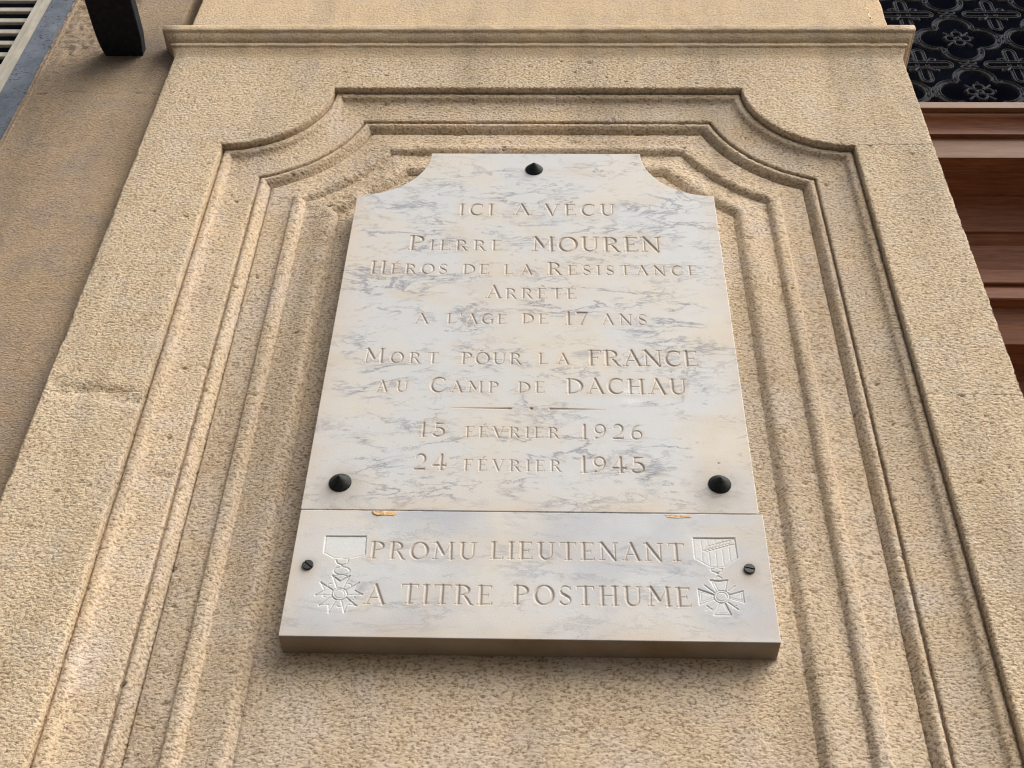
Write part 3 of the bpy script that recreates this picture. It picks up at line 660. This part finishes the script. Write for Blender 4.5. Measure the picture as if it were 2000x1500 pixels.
UX0, UX1, UZ0, UZS, UZ1, UR = -.3745, .3235, 1.1525, 1.9300, 2.0675, .1375
ups = [s for s in STROKES if s[0][1] > 1.16]; los = [s for s in STROKES if s[0][1] < 1.16]
bands = sorted((min(p[1] for p in s)-.004, max(p[1] for p in s)+.004) for s in ups)
FN = .00082
zs = rows(UZ0, UZS, bands, FN, .005)
xs = np.concatenate([np.linspace(UX0, -.336, 8, endpoint=False), np.arange(-.336, .283, FN), np.linspace(.284, UX1, 8)])
body, ab = carved_part(xs, zs, ups, pales=((.1451, 1.3860, .022, .008), (.140, 1.4070, .014, .007)), bolts_=((-.0278, 2.008, .034), (-.3206, 1.195, .042), (.2702, 1.20, .048)))
th = np.linspace(0, math.pi/2, 40); ztop = UZ1-UR*np.cos(th); xo = UR*np.sin(th)
cols_ = np.linspace(0, 1, 120)
XX = (UX0+xo)[:, None]*(1-cols_)[None]+(UX1-xo)[:, None]*cols_[None]
cap = np.stack([XX, np.full_like(XX, YF), np.repeat(ztop[:, None], 120, 1)], -1)
# outline loop (counter-clockwise seen from the street) and its chamfered, chipped skirt
def skirt(loop, back, ch=.0011, seed=0, hole=None):
    loop = np.array(loop); n = len(loop)
    nx_ = np.roll(loop, -1, 0); pv = np.roll(loop, 1, 0); t = nx_-pv; t /= np.linalg.norm(t, axis=1, keepdims=True)
    nrm = np.stack([t[:, 1], -t[:, 0]], 1)
    rws = []
    for k, (off, y) in enumerate(((0, YF), (ch*.7, YF+ch*.25), (ch, YF+ch), (ch, YF+.006), (ch, back))):
        p = loop+nrm*off
        rws.append(np.concatenate([p[:, :1], np.full((n, 1), y), p[:, 1:]], 1))
    P = np.stack(rws); P = np.concatenate([P, P[:, :1]], 1); return P
def dens(pts, step=.004):
    out = []
    for (a, b) in zip(pts, pts[1:]+pts[:1]):
        n = max(1, int(math.dist(a, b)/step))
        out += [(a[0]+(b[0]-a[0])*i/n, a[1]+(b[1]-a[1])*i/n) for i in range(n)]
    return out
lp = [(UX0, UZ0), (UX1, UZ0), (UX1, UZS)]
lp += [(UX1-UR*math.sin(a), UZ1-UR*math.cos(a)) for a in np.linspace(0, math.pi/2, 40)][1:]
lp += [(UX0+UR*math.sin(a), UZ1-UR*math.cos(a)) for a in np.linspace(math.pi/2, 0, 40)]
PLB = (-.025, .034, UZ0)
plq = thing('marble_plaque', 'upper white marble memorial tablet with scooped top corners, engraved ICI A VÉCU PIERRE MOUREN', 'plaque', PLB)
V, F, at = merge([(body, False, ab), (cap, False, None), (skirt(dens(lp), .0395), False, None)])
link('engraved_slab', mesh_np('engraved_slab', V-np.array(PLB), F, M_marble, True, at), plq)

LX0, LX1, LZ0, LZ1 = -.3738, .3290, .9275, 1.1488
bands = [(.964, 1.108)]
zs = rows(LZ0, LZ1, bands, FN, .005)
xs = np.concatenate([np.linspace(LX0, -.336, 8, endpoint=False), np.arange(-.336, .297, FN), np.linspace(.298, LX1, 8)])
ribL = [(-.3297, 1.1007), (-.2689, 1.1013), (-.2668, 1.0681), (-.2914, 1.0604), (-.3128, 1.0613), (-.3289, 1.071)]
ribR = [(.221, 1.1048), (.283, 1.1057), (.284, 1.0699), (.2624, 1.0538), (.2434, 1.0529), (.2212, 1.0684)]
LOWER = True
body, ab = carved_part(xs, zs, los, MED, [ribL, ribR], bolts_=((-.3494, 1.046, .016), (.2991, 1.048, .016)))
PLB2 = (-.022, .034, LZ0)
SK = skirt(dens([(LX0, LZ0), (LX1, LZ0), (LX1, LZ1), (LX0, LZ1)]), .0395)
plq2 = thing('marble_plaque', 'lower oblong marble tablet engraved PROMU LIEUTENANT A TITRE POSTHUME between two medals', 'plaque', PLB2)
V, F, at = merge([(body, False, ab), (SK, False, {'soil_shade': ((SK[..., 1] > YF+.0009) & (SK[..., 2] < LZ0+.0005))*1.0})])  # bottom edge masked for the painted soffit shade and soiling
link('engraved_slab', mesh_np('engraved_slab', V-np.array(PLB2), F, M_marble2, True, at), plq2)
# uneven mortar line between the two tablets
n = 260; xs = np.linspace(LX0+.001, .3232, n); zz = np.linspace(1.1478, 1.1532, 5); P = np.zeros((5, n, 3))
for i, x in enumerate(xs):
    dp = .0012 if x < -.19 or x > .16 else .0022
    for j, z in enumerate(zz):
        P[j, i] = (x, YF+dp+.0009*mn.noise(Vector((x*60, j*.7, 3)))+(.0015 if j in (0, 4) else 0), z)
grid_obj('mortar_joint', P, M_mortar, plq2, PLB2)
def patch(pts, h, mat, name, parent, base, seed):
    """irregular low lump following an outline"""
    cx = sum(p[0] for p in pts)/len(pts); cz = sum(p[1] for p in pts)/len(pts)
    loop = dens(pts, .0012); n = len(loop); b = MB(); vs = []
    for f, y in ((1.0, .0008), (.96, -h*.5), (.8, -h), (.45, -h*.8)):
        for (x, z) in loop:
            k = 1+.10*mn.noise(Vector((x*300+seed, z*300, 0)))
            vs.append((cx+(x-cx)*f*k, YF+y+.0004*mn.noise(Vector((x*400, z*400, f*5))), cz+(z-cz)*f*k))
    vs.append((cx, YF-h*.6, cz)); fs = []
    for r in range(3):
        for i in range(n): fs.append((r*n+i, r*n+(i+1) % n, (r+1)*n+(i+1) % n, (r+1)*n+i))
    for i in range(n): fs.append((3*n+i, 3*n+(i+1) % n, 4*n))
    b.add(vs, fs); return b.build(name, mat, parent, base, True)
patch([(-.2655, 1.1485), (-.2630, 1.1430), (-.2560, 1.1400), (-.2440, 1.1412), (-.2440, 1.1490)], .0014, M_seal, 'sealant_patch', plq2, PLB2, 1)
patch([(-.2460, 1.1475), (-.2460, 1.1408), (-.2300, 1.1400), (-.2265, 1.1430), (-.2290, 1.1480)], .0007, M_seal, 'sealant_patch', plq2, PLB2, 4)
patch([(.1812, 1.1475), (.1850, 1.1425), (.2000, 1.1412), (.2240, 1.1435), (.2200, 1.1470)], .0006, M_seal, 'sealant_patch', plq2, PLB2, 7)
# cone headed bolts of the upper tablet
for (x, z) in ((-.0278, 2.0140), (-.3206, 1.2035), (.2702, 1.2080)):
    b = MB(); b.lathe((x, YF, z), [(.0173, -.001), (.0178, .0006), (.0178, .0014), (.0168, .0026), (.0118, .0074), (.0060, .0128), (.0010, .0172), (.0001, .0176)], 40)
    b.build('bolt', M_bolt, plq, PLB, True, angle=1.2)
# flat slotted screws of the lower tablet
for (x, z, a) in ((-.3494, 1.0470, -40), (.2991, 1.0495, -14)):
    b = MB(); r = .0083; h = .0034; sl = .0011; ca_, sa_ = math.cos(math.radians(a)), math.sin(math.radians(a))
    def pt(px, pz, o): return (x+px*ca_-pz*sa_, YF-o, z+px*sa_+pz*ca_)
    for sgn in (1, -1):
        a0 = math.asin(sl/r); angs = np.linspace(a0, math.pi-a0, 18)
        ring = [(r*math.cos(q), sgn*r*math.sin(q)) for q in angs]
        n = len(ring); vs = [pt(px, pz, -.0005) for px, pz in ring]+[pt(px, pz, h-.0006) for px, pz in ring]+[pt(px*.93, sl*sgn if abs(pz) <= sl*1.01 else pz*.93, h) for px, pz in ring]
        fs = [(i, i+1, n+i+1, n+i) for i in range(n-1)]+[(n+i, n+i+1, 2*n+i+1, 2*n+i) for i in range(n-1)]+[tuple(range(2*n, 3*n))]
        fs += [(0, n, 2*n, 3*n-1, 2*n-1, n-1)]
        b.add(vs, fs)
    b.lathe((x, YF, z), [(r*.98, -.0005), (r*.98, h*.45), (.0001, h*.45)], 24)
    b.build('screw', M_screw, plq2, PLB2, False)

# ------------------------------------------------------------------ wall to the left
WY = .025
WB = (-1.0, WY, GROUND_Z)
wall = thing('rendered_wall', 'weathered brown wall face set back to the left of the pilaster', 'wall', WB)
def wallgrid(x0, x1, z0, z1, step, curl):
    xs = np.arange(x0, x1+1e-6, step); zs = np.arange(z0, z1+1e-6, step)
    X, Z = np.meshgrid(xs, zs); P = np.stack([X, np.full_like(X, WY), Z], -1)
    for j in range(len(zs)):
        for i in range(len(xs)):
            x, z = xs[i], zs[j]
            a = .0035*mn.noise(Vector((x*7, 0, z*7)))
            if z > 2.35 and x < -1.0: a += .008*abs(mn.noise(Vector((x*38, 1, z*38))))*min(1, (z-2.35)*6)
            if abs(z-(2.33+.012*mn.noise(Vector((x*9, 3, 0))))) < .0025 and mn.noise(Vector((x*25, 9, 0))) > -.05: a += .0022
            P[j, i, 1] += a
    if curl:
        e = [P[:, -1:].copy() for _ in range(3)]
        for q, (dx, dy) in enumerate(((.002, .002), (.003, .02), (.003, .1))): e[q][..., 0] += dx; e[q][..., 1] += dy
        P = np.concatenate([P]+e, 1)
    return P
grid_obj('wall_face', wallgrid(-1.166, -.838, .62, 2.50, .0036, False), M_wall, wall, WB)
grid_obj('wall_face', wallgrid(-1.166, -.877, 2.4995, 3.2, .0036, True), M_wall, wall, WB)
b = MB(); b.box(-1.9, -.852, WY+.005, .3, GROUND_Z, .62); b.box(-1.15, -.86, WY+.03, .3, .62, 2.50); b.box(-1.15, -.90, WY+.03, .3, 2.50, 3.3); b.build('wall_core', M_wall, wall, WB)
# ragged bead of mortar beside the steel strip
n = 420; zs = np.linspace(1.0, 3.2, n); PR = []
for i, z in enumerate(zs):
    w = .004+.004*mn.noise(Vector((z*9, 0, 1)))+.0025*mn.noise(Vector((z*40, 0, 1))); o = .0015+.0015*mn.noise(Vector((z*14, 5, 1)))
    PR.append([(-1.160+w*math.cos(a)*1.0+.003, WY+.004-(o+.004)*math.sin(a), z) for a in np.linspace(math.pi, 0, 9)])
grid_obj('mortar_bead', np.array(PR), M_wall, wall, WB)

# window with steel strip, ivory shutter frame and slats
SB = (-1.45, WY, 1.0)
win = thing('shuttered_window', 'ivory louvred shutter window edged by a pitted blue grey steel strip', 'window', SB)
b = MB(); b.box(-1.2265, -1.158, WY+.002, .09, 1.0, 3.2, .0015); b.build('steel_strip', M_steel, win, SB)
b = MB(); b.box(-1.2495, -1.2285, WY+.004, .09, 1.0, 3.2); b.build('shutter_frame', M_ivory, win, SB)
b = MB(); b.box(-1.2655, -1.2515, WY+.0065, .09, 1.0, 3.2); b.build('shutter_frame', M_ivory, win, SB)
b = MB(); b.box(-1.2520, -1.2490, WY+.009, .09, 1.0, 3.2); b.build('shutter_frame', M_ivory, win, SB)
b = MB(); b.box(-1.95, -1.20, .16, .18, 1.0, 3.2); b.build('dark_opening', M_dark, win, SB)
b = MB(); b.box(-1.90, -1.262, .048, .056, -.0100, .0100, .003)
sl0 = b.build('slat', M_ivory, win); zz = 1.05; first = True
pitch = .0515; z0 = 2.7895-pitch*33
for k in range(42):
    o = sl0 if k == 0 else sl0.copy()
    if k: COL.objects.link(o); o.parent = win
    o.location = (0-SB[0], 0-SB[1]+.0, z0+k*pitch-SB[2])
b = MB(); b.box(-2.6, -1.905, WY, .3, GROUND_Z, 3.3); b.box(-1.9, -1.16, WY+.001, .3, .62, .99); b.build('wall_core', M_wall, wall, WB)

# iron bracket out of the wall
BB = (-.98, WY, 2.495)
br = thing('iron_bracket', 'black iron bracket jutting out of the wall beside the string course', 'bracket', BB)
b = MB(); n = 40; rows_ = []
for i in range(n+1):
    t = i/n; out = .55*t**1.6-.012
    fl = .013*(1-math.exp(-max(out, 0)/.03))
    fl2 = .006*min(1, max(out, 0)/.05)
    xl, xr = -1.0235-fl, -.9375+fl2
    zb, zt = 2.4815-.05*max(0, out-.1)**1.3, 2.5125
    y = WY-out
    rows_.append([(xl+.003, y, zb), (xr-.002, y, zb), (xr, y, zb+.002), (xr, y, zt-.002), (xr-.002, y, zt), (xl+.003, y, zt), (xl, y, zt-.003), (xl, y, zb+.003)])
vs = [p for r in rows_ for p in r]; fs = []
for i in range(n):
    for k in range(8): fs.append((i*8+k, i*8+(k+1) % 8, (i+1)*8+(k+1) % 8, (i+1)*8+k))
fs += [tuple(range(8)), tuple(n*8+k for k in range(8))[::-1]]
b.add(vs, fs); b.build('bracket_arm', M_iron, br, BB)

# ------------------------------------------------------------------ door at the right
DX0, DX1 = .70, 2.3
DB = (1.5, .3, GROUND_Z)
door = thing('panelled_door', 'dark varnished wooden door with stacked horizontal mouldings in the deep opening at the right', 'door', DB)
def board(prof, mat, name, yb=None):
    """prof: (y,z) front outline from top to bottom"""
    yb = yb or max(p[0] for p in prof)+.03
    pts = [(yb, prof[0][1])]+prof+[(yb, prof[-1][1])]
    b = MB(); b.prism(pts[::-1], DX0, DX1); b.build(name, mat, door, DB, True, angle=.5)
board([(.300, 2.7176), (.2985, 2.716), (.2985, 2.6915), (.300, 2.690)], M_woodlt, 'top_rail')
board([(.3123, 2.6898), (.3123, 2.6885), (.3110, 2.684), (.3112, 2.680), (.3135, 2.6764), (.3170, 2.6735), (.3225, 2.6695), (.3297, 2.6590), (.3345, 2.650), (.3375, 2.642), (.3385, 2.6338)], M_wood, 'crown_moulding')
board([(.3509, 2.6336), (.3509, 2.622), (.3500, 2.6165), (.3500, 2.556), (.3509, 2.5509)], M_woodlt, 'middle_rail')
board([(.352, 2.5507), (.395, 2.5508), (.396, 2.548), (.4300, 2.545), (.4608, 2.5420), (.4608, 2.536), (.4821, 2.5296), (.487, 2.512), (.497, 2.485), (.5083, 2.4549)], M_wood, 'cove_moulding')
board([(.5150, 2.4547), (.5170, 2.450), (.5370, 2.4328), (.5420, 2.415), (.5540, 2.385), (.562, 2.3613)], M_wood, 'ogee_moulding')
board([(.556, 2.3612), (.5505, 2.357), (.5500, 2.347), (.5500, 2.310), (.552, 2.3071)], M_wood, 'fillet')
board([(.5602, 2.3070), (.5602, 2.2902), (.565, 2.2900)], M_wood, 'fillet')
board([(.552, 2.2898), (.5482, 2.284), (.5475, 2.262), (.5482, 2.250), (.551, 2.2469)], M_wood, 'bead_moulding')
board([(.5771, 2.2468), (.5790, 2.240), (.5960, 2.200), (.6040, 2.170), (.6080, 2.160), (.6105, 2.1516)], M_wood, 'door_panel')
board([(.64, 2.1514), (.66, 2.1480), (.7048, 2.1430), (.7070, 2.1320), (.7055, 2.130), (.7140, 2.1252), (.72, 2.10), (.7391, 2.0537)], M_wood, 'door_panel')
board([(.74, 2.0535), (.742, 2.04), (.745, 1.2), (.745, GROUND_Z)], M_wood, 'door_panel')

GB = (1.5, .33, 2.7176)
GS = 1.06
gr = thing('iron_grille', 'dark cast iron grille of quatrefoils and crossed loops above the wooden door', 'grille', GB)
b = MB(); b.box(DX0, DX1, .385, .39, 2.60, 3.75); b.build('dark_pane', M_dark, gr, GB)
rib = [(-.0085, -.004), (-.0085, .0035), (-.0065, .0048), (-.0048, .0035), (-.0035, .0012), (.0035, .0012), (.0048, .0035), (.0065, .0048), (.0085, .0035), (.0085, -.004)]
rib2 = [(-.0055, -.004), (-.0055, .003), (-.0035, .0035), (-.002, .001), (.002, .001), (.0035, .0035), (.0055, .003), (.0055, -.004)]
thin = [(-.003, -.003), (-.003, .003), (0, .0045), (.003, .003), (.003, -.003)]
def quatrefoil():
    b = MB(); Rl, off = .047, .0575
    for k in range(4):
        a = k*math.pi/2; cx, cz = off*math.cos(a), off*math.sin(a)
        lim = math.radians(103)
        b.sweep([(cx+Rl*math.cos(a+q), 0, cz+Rl*math.sin(a+q)) for q in np.linspace(-lim, lim, 30)], rib)
    return b
def rosette():
    b = MB()
    for k in range(4):
        a = k*math.pi/2; cx, cz = .021*math.cos(a), .021*math.sin(a)
        b.sweep([(cx+.0135*math.cos(a+q), -.002, cz+.0135*math.sin(a+q)) for q in np.linspace(-2.4, 2.4, 16)], thin)
        tip = (.0385*math.cos(a), -.003, .0385*math.sin(a))
        b.lathe(tip, [(.0045, -.004), (.0045, .003), (.002, .006), (.0001, .0065)], 8)
        d = a+math.pi/4; b.sweep([(.010*math.cos(d), 0, .010*math.sin(d)), (.058*math.cos(d)*.82, 0, .058*math.sin(d)*.82)], thin)
    b.lathe((0, 0, 0), [(.012, -.004), (.012, .003), (.008, .006), (.004, .005), (.003, .009), (.0001, .010)], 12)
    return b
def loops():
    b = MB()
    def stad(hl, r, vert, y):
        pts = []
        for q in np.linspace(-math.pi/2, math.pi/2, 9): pts.append((hl-r+r*math.cos(q), r*math.sin(q)))
        for q in np.linspace(math.pi/2, 3*math.pi/2, 9): pts.append((-(hl-r)+r*math.cos(q), r*math.sin(q)))
        return [((z, y, x) if vert else (x, y, z)) for x, z in pts]
    b.sweep(stad(.078, .0135, False, -.001), rib2, True)
    b.sweep(stad(.078, .0135, True, .0015), rib2, True)
    for sx in (1, -1):
        for sz in (1, -1):
            b.sweep([(sx*.012, 0, sz*.012), (sx*.026, -.002, sz*.030), (sx*.036, -.002, sz*.026)], thin)
            b.lathe((sx*.036, 0, sz*.026), [(.006, -.003), (.006, .003), (.0001, .005)], 8)
    return b
q0 = quatrefoil().build('quatrefoil', M_grille, gr, (0, 0, 0), True); r0 = rosette().build('rosette', M_grille, gr, (0, 0, 0), True); l0 = loops().build('crossed_loops', M_grille, gr, (0, 0, 0), True)
used = set()
def put(src, x, z):
    o = src if src not in used else src.copy()
    if src in used: COL.objects.link(o); o.parent = gr
    used.add(src); o.scale = (GS if src is q0 else 1,)*3; o.location = (x-GB[0], 0, z-GB[2])
for i in range(-1, 5):
    for j in range(0, 4):
        x, z = 1.1320+i*.246, 2.806+j*.262
        if x > DX0+.02: put(q0, x, z); put(r0, x, z)
        put(l0, x-.123, z+.131)

b = MB()
for i in range(-1, 5):
  for j in range(0, 4):
    cx_, cz_ = 1.1320+i*.246, 2.806+j*.262
    if cx_ < DX0+.02: continue
    for sg in (1, -1):      # little scrolls joining one quatrefoil to the next
        for s2 in (1, -1):
            b.sweep([(cx_+s2*(.010+.012*math.cos(q)), .33, cz_+sg*(.119+.007*math.sin(q)*1.2)) for q in np.linspace(0, 5.2, 14)], thin)
            b.sweep([(cx_+s2*(.115+.006*math.sin(q)), .33, cz_+sg*(.012+.010*math.cos(q))) for q in np.linspace(0, 5.2, 14)], thin)
    for k in range(4):
        d = k*math.pi/2+math.pi/4; o_ = .082
        b.sweep([(cx_+o_*math.cos(d)+.013*math.cos(q), .33, cz_+o_*math.sin(d)+.013*math.sin(q)) for q in np.linspace(d+math.pi-1.9, d+math.pi+1.9, 12)], thin)
o = b.build('small_scrolls', M_grille, gr, GB, True); o['kind'] = 'stuff'
